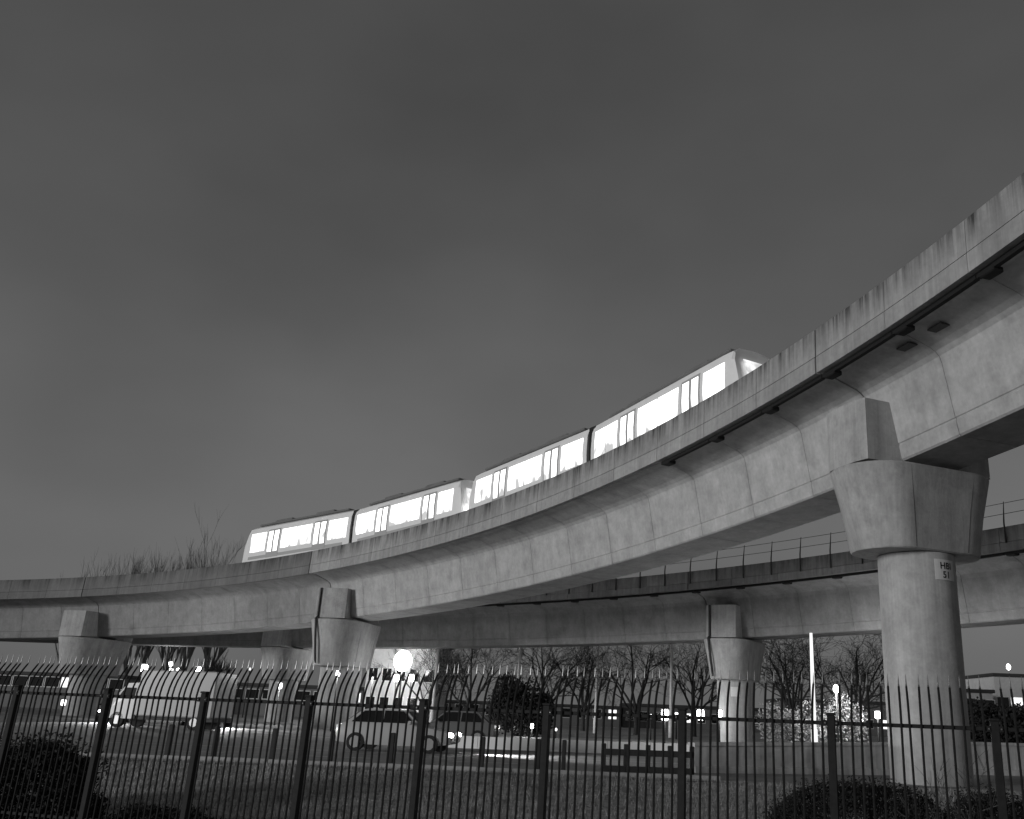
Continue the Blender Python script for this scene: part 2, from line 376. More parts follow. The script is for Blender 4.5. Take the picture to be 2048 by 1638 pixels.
vb, WCB = build_viaduct(BACK, -80, 40, SEG, -4.2, 2.3017, 4.1938, 2.7829, 1.1183,
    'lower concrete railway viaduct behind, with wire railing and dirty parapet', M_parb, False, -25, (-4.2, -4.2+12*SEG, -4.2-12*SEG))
# weld plates under the wing of the main span
for t, w in ((20.6, 1.05), (21.9, 1.05)):
    z0 = -.128
    mb = MB(); mb.box(MAIN.at(t, w, z0-.035), (.55, .3, .05), MAIN.tan(t)); mb.build('drain_plate', M_dark, vm)
# railing on the back viaduct
for side in (0, 1):
    w = .10 if side == 0 else 2*WCB-.10
    ts = list(np.arange(-60, 34, 2.0))
    for t in ts:
        mb = MB(); b = BACK.at(t, w-(.14 if side == 0 else -.14), .35); mb.tube([b, BACK.at(t, w-(.14 if side == 0 else -.14), 1.3), BACK.at(t, w, 2.3)], [.045, .04, .018], 6); mb.build('railing_post', M_dark, vb)
    for zz in (1.72, 2.22):
        mb = MB(); mb.tube([BACK.at(t, w-.02, zz) for t in np.arange(-60, 34.1, 1)], .014, 4); mb.build('railing_wire', M_dark, vb)

# ------------------------------------------------------------------ piers
def stadium(c, ax, A, Rr, n=14):
    sd = Vector((-ax.y, ax.x, 0)); P = []
    for k in range(n+1):
        a = -math.pi/2+math.pi*k/n; P.append(c+ax*(A/2+Rr*math.cos(a))+sd*(Rr*math.sin(a)))
    for k in range(n+1):
        a = math.pi/2+math.pi*k/n; P.append(c+ax*(-A/2+Rr*math.cos(a))+sd*(Rr*math.sin(a)))
    return P
def loft(rings):
    n = len(rings[0]); V = [p for r in rings for p in r]; Fc = []
    for i in range(len(rings)-1):
        for k in range(n): Fc.append((i*n+k, i*n+(k+1) % n, (i+1)*n+(k+1) % n, (i+1)*n+k))
    Fc.append(tuple(range(n-1, -1, -1))); Fc.append(tuple(range((len(rings)-1)*n, len(rings)*n)))
    return V, Fc
def pier(path, t, wc, w2, d2, label, gnd, sc=1.0, chz=2.5, dia=2.25, axis=None, pipe=False):
    c = path.at(t, wc, -d2-.12); nn = path.nrm(t); tt = path.tan(t)
    if axis is not None: nn = Vector((math.sin(R(axis)), math.cos(R(axis)), 0)); tt = Vector((nn.y, -nn.x, 0))
    root = empty('viaduct_pier', (c.x, c.y, gnd), label, 'pier', 'viaduct piers')
    def ring(z, A, r): return stadium(Vector((c.x, c.y, z)), nn, A, r)
    zt = c.z
    rr = dia/2
    V, Fc = loft([ring(zt-chz, 1.95*sc, rr*1.03-.04), ring(zt-chz+.04, 1.95*sc, rr*1.03), ring(zt-chz*.5, 2.15*sc, rr*1.03+.13*sc), ring(zt-.05, 2.45*sc, rr*1.03+.30*sc), ring(zt, 2.45*sc, rr*1.03+.26*sc)])
    cap = mesh('capital', V, Fc, M_pier, root)
    # formwork joints: thin raised seams where the round ends meet the flat sides
    for e in (-1, 1):
        for q in (-1, 1):
            p0 = Vector((c.x, c.y, zt-chz+.06))+nn*(e*.975*sc)+tt*(q*(rr*1.03+.002)); p1 = Vector((c.x, c.y, zt-.07))+nn*(e*1.22*sc)+tt*(q*(rr*1.03+.29*sc))
            pm = Vector((c.x, c.y, zt-chz*.5))+nn*(e*1.075*sc)+tt*(q*(rr*1.03+.13*sc))
            mb = MB(); mb.tube([p0, pm, p1], .009, 4); mb.build('form_seam', M_dark, cap)
    V, Fc = loft([[Vector((c.x+rr*math.cos(2*math.pi*k/40), c.y+rr*math.sin(2*math.pi*k/40), z)) for k in range(40)] for z in (gnd-.6, gnd+1.4, gnd+3, zt-chz-.02)])
    col_ = mesh('column', V, Fc, M_pier, root)
    for f in col_.data.polygons: f.use_smooth = len(f.vertices) == 4
    for f in cap.data.polygons: f.use_smooth = len(f.vertices) == 4
    for me in (col_.data, cap.data):
        try: me.set_sharp_from_angle(angle=R(35))
        except Exception: pass
    # side blocks that hold the girder between them
    for side in (0, 1):
        fl = (lambda w: w) if side == 0 else (lambda w: 2*wc-w)
        near = wc-(2.45*sc/2+rr*1.03+.10); bw_ = .95*sc; zb = -d2+.0; H = 1.85
        def P(w, q, z): return Vector((c.x, c.y, c.z+.12+d2+z))+nn*(fl(w)-wc)+tt*q
        wt0 = w2+.25; wt1 = w2+.05-.26*H/2.0
        V = []
        for z, ww in ((zb-.06, wt0), (zb+H, wt1)):
            V += [P(near+.10, -bw_, z), P(near+.02, -bw_*.5, z), P(near, 0, z), P(near+.02, bw_*.5, z), P(near+.10, bw_, z), P(ww, bw_, z), P(ww, -bw_, z)]
        Fc = [(6, 5, 4, 3, 2, 1, 0), (7, 8, 9, 10, 11, 12, 13)]+[(k, (k+1) % 7, 7+(k+1) % 7, 7+k) for k in range(7)]
        if side: Fc = [f[::-1] for f in Fc]
        mesh('side_block', V, Fc, M_pier, root)
        if pipe and side == 0:
            q = -bw_*.72; mb = MB()
            mb.tube([P(near+.0, q, zb+H), P(near+.0, q, zb+.02), P(near-.13, q*1.05, zb-.10), P(near+.02, q*.95, zb-chz*.5), P(near+.28, q*.85, zb-chz)], .075, 8); mb.build('dark_pipe', M_dark, root)  # dark tube drawn as a vertical stripe down the pier end
        mb = MB(); mb.box(path.at(t, fl(w2+.45), -d2-.06), (.7, .5, .10), tt); mb.build('bearing', M_dark, root)
    return root, c, rr
p1, c1, rr1 = pier(MAIN, 17.72, WCM, 2.3128, 2.777, 'large near concrete pier with number plate, right of the frame', .22)
pier(MAIN, -25.1, WCM, 2.3128, 2.777, 'middle-distance concrete pier under the bend left of the bright floodlight', .2, sc=1.1, chz=2.9, dia=2.7, axis=10, pipe=True)
pier(MAIN, -49.5, WCM, 2.3128, 2.777, 'farthest left concrete pier under the tall viaduct beside the white van', .2, sc=1.1, chz=2.7, dia=2.6)
p4, c4, rr4 = pier(BACK, -3.0, WCB, 2.3017, 2.7829, 'concrete pier of the lower viaduct with small white plate, behind spiked fence tips', .2, sc=1.0, chz=2.3, dia=2.25, axis=29, pipe=True)
pier(BACK, -42.3, WCB, 2.3017, 2.7829, 'shadowed concrete pier of the lower viaduct seen under the tall one', .2, sc=1.0, chz=2.5)
# number plates
def curved_plate(root, c, rr, ang0, ang1, z0, z1, lines, th):
    def P(a, z, off): return Vector((c.x+(rr+off)*math.cos(a), c.y+(rr+off)*math.sin(a), z))
    V = []; n = 8
    for off in (.004, .02):
        for k in range(n+1):
            a = ang0+(ang1-ang0)*k/n; V += [P(a, z0, off), P(a, z1, off)]
    m = 2*(n+1); Fc = []
    for k in range(n):
        Fc += [(m+2*k, m+2*k+2, m+2*k+3, m+2*k+1), (2*k, 2*k+1, 2*k+3, 2*k+2), (2*k, 2*k+2, m+2*k+2, m+2*k), (2*k+1, m+2*k+1, m+2*k+3, 2*k+3)]
    Fc += [(0, m, m+1, 1), (2*n, 2*n+1, m+2*n+1, m+2*n)]
    pl = mesh('number_plate', V, Fc, M_plate, root)
    for (txt, zc, h) in lines:
        cu_ = bpy.data.curves.new('t', 'FONT'); cu_.body = txt; cu_.size = h/.70; cu_.align_x = 'CENTER'; cu_.space_character = 1.05; cu_.offset = .006
        to = bpy.data.objects.new('t', cu_); COL.objects.link(to); bpy.context.view_layer.update()
        tm = bpy.data.meshes.new_from_object(to.evaluated_get(bpy.context.evaluated_depsgraph_get()))
        VV = [v.co.copy() for v in tm.vertices]; FF = [tuple(p.vertices) for p in tm.polygons]
        bpy.data.objects.remove(to); bpy.data.curves.remove(cu_); bpy.data.meshes.remove(tm)
        am = ang0+(ang1-ang0)*.52
        V2 = [P(am+v.x/rr, zc-h/2+v.y, .0235) for v in VV]
        mesh('lettering', V2, FF, M_ink, pl)
tocam = math.atan2(-c1.y, -c1.x)
curved_plate(p1, c1, rr1, tocam+R(27), tocam+R(64), 5.82, 6.42, [('HBI', 6.24, .19), ('51', 5.98, .19)], .02)
tc4 = math.atan2(-c4.y, -c4.x)
curved_plate(p4, c4, rr4, tc4-R(14), tc4+R(14), 3.05, 3.6, [], .02)

# ------------------------------------------------------------------ train
def build_train():
    # two coupled two-section units standing on the bend
    L = 11.35; RZ = 1.35
    t = -35.5; root = empty('light_rail_train', MAIN.at(-9, WCM, RZ), 'brightly lit light rail train crossing the tall curved viaduct', 'train')
    for unit in range(2):
        for sec in range(2):
            a = MAIN.at(t, WCM, RZ); b = MAIN.at(t+L, WCM, RZ)
            ax = (b-a).normalized(); sd = Vector((0, 0, 1)).cross(ax).normalized(); up = ax.cross(sd); Ln = (b-a).length
            def P(x, y, z): return a+ax*x+sd*y+up*z
            # body section (half width, height) rounded
            ring = [(-1.24, .35), (-1.32, .75), (-1.33, 1.9), (-1.27, 2.75), (-1.12, 3.15), (-.8, 3.34), (0, 3.42), (.8, 3.34), (1.12, 3.15), (1.27, 2.75), (1.33, 1.9), (1.32, .75), (1.24, .35)]
            cab0 = sec == 0; cab1 = sec == 1
            st = []
            if cab0: st += [(.0, .80, 0.0), (.12, .93, .0), (.55, .985, 0)]
            else: st += [(.25, 1, 0)]
            st += [(1.2, 1, 0), (Ln-1.2, 1, 0)]
            if cab1: st += [(Ln-.55, .985, 0), (Ln-.12, .93, 0), (Ln, .80, 0)]
            else: st += [(Ln-.25, 1, 0)]
            rings = []
            for x, k, _ in st:
                rr_ = []
                for (y, z) in ring:
                    rake = 0
                    if cab0 and x < .6: rake = max(0, (z-1.5))*.32*(1-x/.6)
                    if cab1 and x > Ln-.6: rake = -max(0, (z-1.5))*.32*(1-(Ln-x)/.6)
                    rr_.append(P(x+rake, y*k, .35+(z-.35)*(k*.5+.5)))
                rings.append(rr_)
            V, Fc = loft(rings)
            body = mesh('car_body', V, Fc, M_trainb, root)
            for f in body.data.polygons: f.use_smooth = len(f.vertices) == 4
            body.data.set_sharp_from_angle(angle=R(30))
            # roof
            mb = MB(); mb.box(P(Ln/2, 0, 3.47), (Ln-2.2, 1.7, .14), ax, up, bev=.05); rf = mb.build('roof', M_trainr, root)
            for x in (Ln*.3, Ln*.68):
                mb = MB(); mb.box(P(x, 0, 3.63), (1.9, 1.3, .2), ax, up, bev=.05); mb.build('roof_unit', M_trainr, rf)
            def side_panel(x0, x1, z0, z1, q, off, mat_, name, par):
                def Y(z): return np.interp(z, [.35, .75, 1.9, 2.75, 3.15], [1.24, 1.32, 1.33, 1.27, 1.12])
                zz = [z0]+[z for z in (1.3, 1.9, 2.3, 2.75) if z0+.05 < z < z1-.05]+[z1]; m = len(zz); V = []; at = []
                for o_ in (-.02, off):
                    for z in zz:
                        V += [P(x0, q*(Y(z)+o_), z), P(x1, q*(Y(z)+o_), z)]; at += [(z-z0)/(z1-z0)]*2
                B = 2*m; Fc = []
                for k in range(m-1):
                    Fc += [(B+2*k, B+2*k+1, B+2*k+3, B+2*k+2), (2*k, B+2*k, B+2*k+2, 2*k+2), (2*k+1, 2*k+3, B+2*k+3, B+2*k+1)]
                Fc += [(0, 1, B+1, B), (B-2, 2*B-2, 2*B-1, B-1)]
                Fc = Fc if q < 0 else [f[::-1] for f in Fc]
                return mesh(name, V, Fc, mat_, par, attr=at)
            doors = (Ln*.30, Ln*.72)
            for q in (-1, 1):
                for dc in doors:
                    d = side_panel(dc-.66, dc+.66, .78, 2.86, q, .02, M_traind, 'door', root)
                    for e in (-1, 1): side_panel(dc+e*.33-.23, dc+e*.33+.23, 1.18, 2.72, q, .028, E_train, 'door_window', d)
                edges = [.95 if cab0 else .55, doors[0]-.85, doors[0]+.85, doors[1]-.85, doors[1]+.85, Ln-(.95 if cab1 else .55)]
                for k in range(0, 6, 2):
                    x0, x1 = edges[k], edges[k+1]; nw = max(1, round((x1-x0)/1.35)); wd = (x1-x0)/nw
                    for j in range(nw):
                        w_ = side_panel(x0+j*wd+.05, x0+(j+1)*wd-.05, 1.34, 2.72, q, .012, E_train, 'window', root)
                side_panel(.9, Ln-.9, .80, 1.02, q, .008, M_traind, 'waist_stripe', root)
            for bx in (Ln*.2, Ln*.82):
                mb = MB(); mb.box(P(bx, 0, .30), (2.1, 1.7, .28), ax, up, bev=.04); bg_ = mb.build('bogie', M_dark, root)
                for wx in (-.75, .75):
                    for q in (-.72, .72):
                        mb = MB(); mb.tube([P(bx+wx, q-.05, .33), P(bx+wx, q+.05, .33)], .32, 14); mb.build('wheel', M_rail, bg_)
            for cabbed, x, d in ((cab0, 0, -1), (cab1, Ln, 1)):
                if not cabbed: continue
                mb = MB(); V = []
                for (y, z) in ((-.85, 1.55), (.85, 1.55), (.80, 2.75), (-.80, 2.75)):
                    V.append(P(x+d*(.02)-d*max(0, z-1.5)*.32, y, z))
                for (y, z) in ((-.85, 1.55), (.85, 1.55), (.80, 2.75), (-.80, 2.75)):
                    V.append(P(x+d*(.05)-d*max(0, z-1.5)*.32, y, z))
                mesh('cab_window', V, [(0, 1, 2, 3), (4, 5, 6, 7), (0, 4, 5, 1), (2, 6, 7, 3), (1, 5, 6, 2), (0, 3, 7, 4)], E_cab, root)
                for y in (-.78, .78):
                    mb = MB(); mb.sphere(P(x-d*.02, y, 1.12), .13, 10, 6); mb.build('headlight', E_head, root, True)
            if sec == 0:
                mb = MB(); mb.box(P(Ln+.02, 0, 1.85), (.62, 2.35, 2.7), ax, up, bev=.05); mb.build('gangway_bellows', M_rubber, root)
            else:
                if unit == 0: mb = MB(); mb.box(P(Ln+.25, 0, .55), (.9, .3, .25), ax, up); mb.build('coupler', M_dark, root)
            t += L+(.05 if sec == 0 else .55)
    return root
build_train()

# ------------------------------------------------------------------ fence
def build_fence():
    root = empty('security_fence', FC+Vector((0, 0, -.45)), 'black steel railing with outward-curved spiked bars across the foreground', 'fence')
    t0, bay, npale = -11.092, 2.05, 16
    zr = 1.75
    def P(t, n, z): q = FC+FD*t+FN*n; return Vector((q.x, q.y, z))
    # a single pale, shared by all
    loc = [(0, -.45), (0, .8), (0, zr+.06), (.02, zr+.17), (.06, zr+.29), (.12, zr+.40), (.185, zr+.50)]
    mb = MB(); mb.tube([FN*n+Vector((0, 0, z)) for n, z in loc], [.0165]*6+[.015], 6)
    tp = MB(); tp.tube([FN*.185+Vector((0, 0, zr+.495)), FN*.20+Vector((0, 0, zr+.53)), FN*.204+Vector((0, 0, zr+.60)), FN*.205+Vector((0, 0, zr+.67))], [.017, .010, .007, .002], 5)
    pme = tme = None
    for b in range(-1, 10):
        tb = t0+b*bay
        lo = FC+FD*tb
        z0 = gz(lo.x, lo.y)
        mb2 = MB(); mb2.box(P(tb, .0, (zr+.10+z0-.2)/2), (.105, .105, zr+.10-(z0-.2)), FD, bev=.008); po = mb2.build('post', M_fence, root)
        mb2 = MB(); mb2.box(P(tb, 0, zr+.115), (.125, .125, .03), FD, bev=.006); mb2.build('post_cap', M_fence, po)
        for q in (-1, 1):
            mb2 = MB(); mb2.box(P(tb+q*.075, -.035, zr), (.05, .05, .075), FD, bev=.006); br = mb2.build('rail_bracket', M_fence, po)
            mb2 = MB(); mb2.sphere(P(tb+q*.075, -.068, zr), .013, 8, 5); mb2.build('bolt', M_tip, po)
        if b == 9: break
        for nm, z in (('top_rail', zr), ('bottom_rail', -.22)):
            mb2 = MB(); mb2.box(P(tb+bay/2, 0, z), (bay-.09, .042, .05), FD, bev=.005); mb2.build(nm, M_fence, root)
        for k in range(1, npale):
            t = tb+bay*k/npale+rng.uniform(-.004, .004); lean = rng.uniform(-.010, .010) if rng.random() > .05 else rng.uniform(-.03, .03)
            if pme is None:
                o = mesh('pale', mb.v, mb.f, M_fence, None, origin=(0, 0, 0)); pme = o.data; s = mesh('spike', tp.v, tp.f, M_tip, None, origin=(0, 0, 0)); tme = s.data
            else:
                o = bpy.data.objects.new('pale', pme); COL.objects.link(o); s = bpy.data.objects.new('spike', tme); COL.objects.link(s)
            o.parent = root; o.location = P(t, -.035, 0)-wloc(root); o.rotation_euler = (0, lean, rng.uniform(-.05, .05))
            s.parent = o
    # small plates on one post
    tb = t0+7*bay
    po = MB(); po.box(P(tb, -.048, .62), (.085, .006, .20), FD); tag(po.build('notice_plate', M_pole, root), 'plain grey plate on the post')
    po = MB(); po.box(P(tb, -.048, .36), (.095, .008, .26), FD); tag(po.build('notice_plate', M_plate, root), 'small pale sticker on the post')
build_fence()

# ------------------------------------------------------------------ road edge: walls, barrier, knee rail
def wall_run(name, label, a, b, za0, zb0, za1, zb1, th, mat_, panels, cope=True):
    a = Vector(a); b = Vector(b); d = (b-a); Ln = d.length; ax = d/Ln; sd = Vector((-ax.y, ax.x, 0))
    root = empty(name, (a.x, a.y, za0), label, 'wall')
    for k in range(panels):
        f0, f1 = k/panels, (k+1)/panels
        p0 = a+ax*(Ln*f0+.008); p1 = a+ax*(Ln*f1-.008)
        V = []
        for p, f in ((p0, f0), (p1, f1)):
            zb_ = za0+(zb0-za0)*f; zt_ = za1+(zb1-za1)*f
            V += [(p.x, p.y, zb_-.3), (p.x+sd.x*th, p.y+sd.y*th, zb_-.3), (p.x+sd.x*th, p.y+sd.y*th, zt_), (p.x, p.y, zt_)]
        mesh('wall_panel', V, [(0, 1, 2, 3), (7, 6, 5, 4), (0, 4, 5, 1), (1, 5, 6, 2), (2, 6, 7, 3), (3, 7, 4, 0)], mat_, root)
    if cope:
        V = []
        for p, f in ((a-ax*.01, 0), (b+ax*.01, 1)):
            zb_ = za0+(zb0-za0)*f
            V += [(p.x-sd.x*.07, p.y-sd.y*.07, zb_-.3), (p.x-sd.x*.003, p.y-sd.y*.003, zb_-.3), (p.x-sd.x*.003, p.y-sd.y*.003, zb_+.22), (p.x-sd.x*.07, p.y-sd.y*.07, zb_+.19)]
        mesh('plinth', V, [(0, 1, 2, 3), (7, 6, 5, 4), (0, 4, 5, 1), (1, 5, 6, 2), (2, 6, 7, 3), (3, 7, 4, 0)], mat_, root)
        V = []
        for p, f in ((a-ax*.02, 0), (b+ax*.02, 1)):
            zt_ = za1+(zb1-za1)*f+.002
            V += [(p.x-sd.x*.05, p.y-sd.y*.05, zt_), (p.x+sd.x*(th+.05), p.y+sd.y*(th+.05), zt_), (p.x+sd.x*(th+.05), p.y+sd.y*(th+.05), zt_+.09), (p.x-sd.x*.05, p.y-sd.y*.05, zt_+.09)]
        mesh('coping', V, [(0, 1, 2, 3), (7, 6, 5, 4), (0, 4, 5, 1), (1, 5, 6, 2), (2, 6, 7, 3), (3, 7, 4, 0)], mat_, root)
    return root
wl = gp(1389, 1546, .22); wr = gp(1800, 1549, .25)
def ztop(px, py, Y): return pt(px, py, Y).z
wall_run('low_wall', 'low stained concrete wall running left from the near pier', wl, wr, .2, .2, ztop(1390, 1492, wl.y), ztop(1790, 1491, wr.y), .35, M_wall, 5)
wl2 = gp(1925, 1548, .25); wr2 = gp(2150, 1552, .25)
wall_run('low_wall', 'low concrete wall right of the near pier at the frame edge', wl2, wr2, .2, .2, ztop(1925, 1489, wl2.y), ztop(2150, 1495, wr2.y), .35, M_wall, 3)
# white kerb barrier on the far side of the near carriageway
ba = pt(868, 1490, 39.5); bb = pt(1560, 1490, 39.5)
wall_run('road_barrier', 'long low white road barrier across the road beyond the knee rail', (ba.x, 39.5, ROADZ), (bb.x, 39.5, ROADZ), ROADZ, ROADZ, .70, .70, .3, M_wpole, 8, False)
# dark knee rail in front of the road
def knee_rail(name, label, pxs, Y, rails, x_end=None):
    root = empty(name, (pt(pxs[0], 1500, Y).x, Y, .22), label, 'rail')
    X = [pt(p, 1510, Y).x for p in pxs]
    for x in X:
        mb = MB(); mb.box((x, Y, .22+.36), (.13, .13, .86), bev=.015); mb.build('post', M_dark, root)
    for z, h in rails:
        for a, b in zip(X[:-1], X[1:]):
            mb = MB(); mb.box(((a+b)/2, Y-.085, z), (b-a-.01, .04, h), bev=.006); mb.build('rail', M_dark, root)
    return root
knee_rail('knee_rail', 'thick two-bar dark rail left of the low wall', [1207, 1252, 1296, 1340, 1384], 25.9, [(.36, .20), (.80, .16)])
for px in (965, 1077, 1128):
    x = pt(px, 1505, 26.2).x
    mb = MB(); mb.box((x, 26.2, .22+.40), (.12, .12, .86), bev=.02); o = mb.build('bollard', M_dark, origin=(x, 26.2, .22))
    tag(o, {965: 'dark wooden bollard at the kerb, leftmost of the right-hand three', 1077: 'dark wooden bollard at the kerb just left of a fence post', 1128: 'dark wooden bollard at the kerb right of a thick fence post'}[px], 'bollard', 'bollards along the kerb')
for px, lb in ((335, 'dark wooden bollard at the kerb, nearest the left van'), (428, 'dark wooden bollard at the kerb beside the third fence post'), (545, 'dark wooden bollard at the kerb left of the middle pier'), (662, 'dark wooden bollard at the kerb below the middle pier'), (783, 'dark wooden bollard at the kerb under the floodlight')):
    x = pt(px, 1505, 26.2).x
    mb = MB(); mb.box((x, 26.2, .22+.40), (.13, .13, .9), bev=.02); o = mb.build('bollard', M_dark, origin=(x, 26.2, .22)); tag(o, lb, 'bollard', 'bollards along the kerb')

# ------------------------------------------------------------------ vegetation
def rnd_dir(r): 
    z = r.uniform(-1, 1); a = r.uniform(0, 2*math.pi); q = math.sqrt(1-z*z); return Vector((q*math.cos(a), q*math.sin(a), z))
def bare_tree(name, loc, H, seed, label, spread=.5, lean=0, mat_=None, trunkf=.22, rad=None, levels=4, up=.25, group='bare winter trees'):
    r = random.Random(seed); loc = Vector(loc); root = empty(name, loc, label, 'tree', group); mat_ = mat_ or M_bark
    tb = MB(); cb = MB(); rad = rad or H*.018
    th = H*trunkf
    top = loc+Vector((lean*th, 0, th))
    tb.tube([loc-Vector((0, 0, .2)), loc+Vector((0, 0, .15)), loc+Vector((lean*th*.4, 0, th*.5)), top], [rad*1.5, rad*1.15, rad, rad*.95], 8)
    def grow(p, d, L, ra, lev):
        n = 3 if lev < 2 else 2; pts = [p]; rs = [ra]; dd = d.copy()
        for i in range(n):
            dd = (dd+rnd_dir(r)*.24+Vector((0, 0, up*.35))).normalized(); pts.append(pts[-1]+dd*(L/n)); rs.append(ra*(1-.62*(i+1)/n))
        cb.tube(pts, rs, 5 if lev == 0 else 3, False)
        if lev >= levels-1: return
        kids = (6, 7, 5, 4)[lev]
        for k in range(kids):
            f = r.uniform(.25, 1.0) if k < kids-1 else 1.0
            x = f*n; i = min(int(x), n-1); q = pts[i].lerp(pts[i+1], x-i); rq = rs[i]+(rs[i+1]-rs[i])*(x-i)
            base = (pts[i+1]-pts[i]).normalized(); side = rnd_dir(r); side = (side-base*side.dot(base)).normalized()
            nd = (base*.72+side*r.uniform(.45, .85)*spread*1.5+Vector((0, 0, up))).normalized()
            grow(q, nd, L*r.uniform(.42, .66), max(rq*.62, .013 if H > 5 else .005), lev+1)
    nl = r.randint(5, 7)
    for k in range(nl):
        a = 2*math.pi*(k+r.uniform(-.3, .3))/nl; tilt = spread*r.uniform(.5, 1.1)
        d = Vector((math.cos(a)*tilt, math.sin(a)*tilt, 1)).normalized()
        grow(top-Vector((0, 0, r.uniform(0, .25)*th)), d, H*(1-trunkf)*r.uniform(.5, .68), rad*.62, 0)
    grow(top, Vector((lean, 0, 1)).normalized(), H*(1-trunkf)*.62, rad*.7, 0)
    tb.build('trunk', mat_, root, True); cb.build('crown', mat_, root)
    return root
def leafy(name, loc, size, n, leaf, mat_, label, cat, seed, lumps=9, group=None, stems=True, needle=False):
    r = random.Random(seed); loc = Vector(loc); root = empty(name, loc, label, cat, group)
    mb = MB(); V = []; Fc = []
    L = [(Vector((r.uniform(-.7, .7)*size[0], r.uniform(-.7, .7)*size[1], size[2]*r.uniform(.35, .8))), r.uniform(.22, .42)) for _ in range(lumps)]
    L.append((Vector((0, 0, size[2]*.45)), .55))
    for i in range(n):
        c, q = L[i % len(L)]
        d = rnd_dir(r); k = r.uniform(.35, 1)**.5*r.uniform(.85, 1.12)
        p = c+Vector((d.x*size[0]*q*1.6, d.y*size[1]*q*1.6, d.z*size[2]*q*1.05))*k
        if p.z < 0.02: p.z = r.uniform(.02, .3)
        a = rnd_dir(r)*leaf*r.uniform(.6, 1.3); b = rnd_dir(r); b = (b-a.normalized()*b.dot(a.normalized())).normalized()*leaf*(.14 if needle else .5)*r.uniform(.7, 1.2)
        p = p+loc; m = len(V)
        V += [p-a, p+b, p+a, p-b]; Fc.append((m, m+1, m+2, m+3))
    mesh('foliage', V, Fc, mat_, root)
    if stems:
        for k in range(5):
            a = r.uniform(0, 6.28); mb = MB(); e = Vector((math.cos(a)*size[0]*.4, math.sin(a)*size[1]*.4, size[2]*.6))
            mb.tube([loc-Vector((0, 0, .1)), loc+e*.5+Vector((0, 0, .1)), loc+e], [.03, .02, .01], 5); mb.build('stem', M_bark, root)
    return root
# trees in a row beyond the lower viaduct
for (px, Y, H, sd_, sp, lb) in ((936, 84, 10.5, 1, .62, 'bare tree with wide fan of limbs right of the floodlight'), (1088, 86, 11, 2, .5, 'bare tree behind the dark conifer bush'),
        (1272, 80, 11, 3, .55, 'bare spreading tree midway along the white barrier'), (1388, 82, 11, 4, .5, 'bare tree just left of the lower viaduct pier'),
        (1715, 72, 10.5, 5, .6, 'bare tree left of the near pier column behind the globe lamp'), (1585, 76, 10.5, 6, .6, 'bare tree left of the white pole'),
        (852, 88, 9, 7, .45, 'thin bare tree just right of the floodlight'), (1165, 90, 10.5, 8, .55, 'bare tree between two tall lamp columns')):
    g = pt(px, 1460, Y); bare_tree('bare_tree', (g.x, Y, .22), H*.98, sd_, lb, sp*1.55, 0, None, .16, None, 4, .10)
g = pt(418, 1440, 52); bare_tree('bare_tree', (g.x, 52, .22), 4.0, 11, 'dark bare tree under the tall viaduct above the third fence post', .5, .06, None, .5, .22)
# tall trees seen over the parapet on the left
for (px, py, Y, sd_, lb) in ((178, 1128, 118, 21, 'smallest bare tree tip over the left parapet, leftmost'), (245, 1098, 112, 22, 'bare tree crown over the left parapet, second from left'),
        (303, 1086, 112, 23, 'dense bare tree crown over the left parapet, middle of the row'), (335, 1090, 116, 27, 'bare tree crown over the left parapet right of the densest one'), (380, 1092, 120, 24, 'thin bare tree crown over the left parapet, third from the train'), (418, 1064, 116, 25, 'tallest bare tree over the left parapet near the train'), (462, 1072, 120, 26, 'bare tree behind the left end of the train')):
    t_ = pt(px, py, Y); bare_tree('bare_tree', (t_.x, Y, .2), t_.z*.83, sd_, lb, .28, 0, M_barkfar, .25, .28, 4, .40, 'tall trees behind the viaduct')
# conifer bush
g = pt(1045, 1460, 62); leafy('conifer_bush', (g.x, 62, .22), (1.9, 1.6, 3.6), 9000, .13, M_conif, 'black rounded conifer bush between the lamp columns', 'bush', 31, 10, needle=False)
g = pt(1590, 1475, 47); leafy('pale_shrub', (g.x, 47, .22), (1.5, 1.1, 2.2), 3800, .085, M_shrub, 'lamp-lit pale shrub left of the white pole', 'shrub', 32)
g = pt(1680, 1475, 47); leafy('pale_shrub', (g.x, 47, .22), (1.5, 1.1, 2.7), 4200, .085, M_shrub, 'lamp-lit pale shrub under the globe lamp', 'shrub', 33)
for (px, Y, s_, sd_, lb) in ((1925, 60, (2.2, 1.5, 3.2), 41, 'dark evergreen bush just right of the near column'), (1990, 58, (2.6, 1.8, 2.9), 42, 'dark wide evergreen bush before the pale building'), (2055, 60, (2.4, 1.5, 3.0), 43, 'dark evergreen bush at the right edge')):
    g = pt(px, 1480, Y); leafy('evergreen_bush', (g.x, Y, .22), s_, 5000, .14, M_conif, lb, 'bush', sd_)
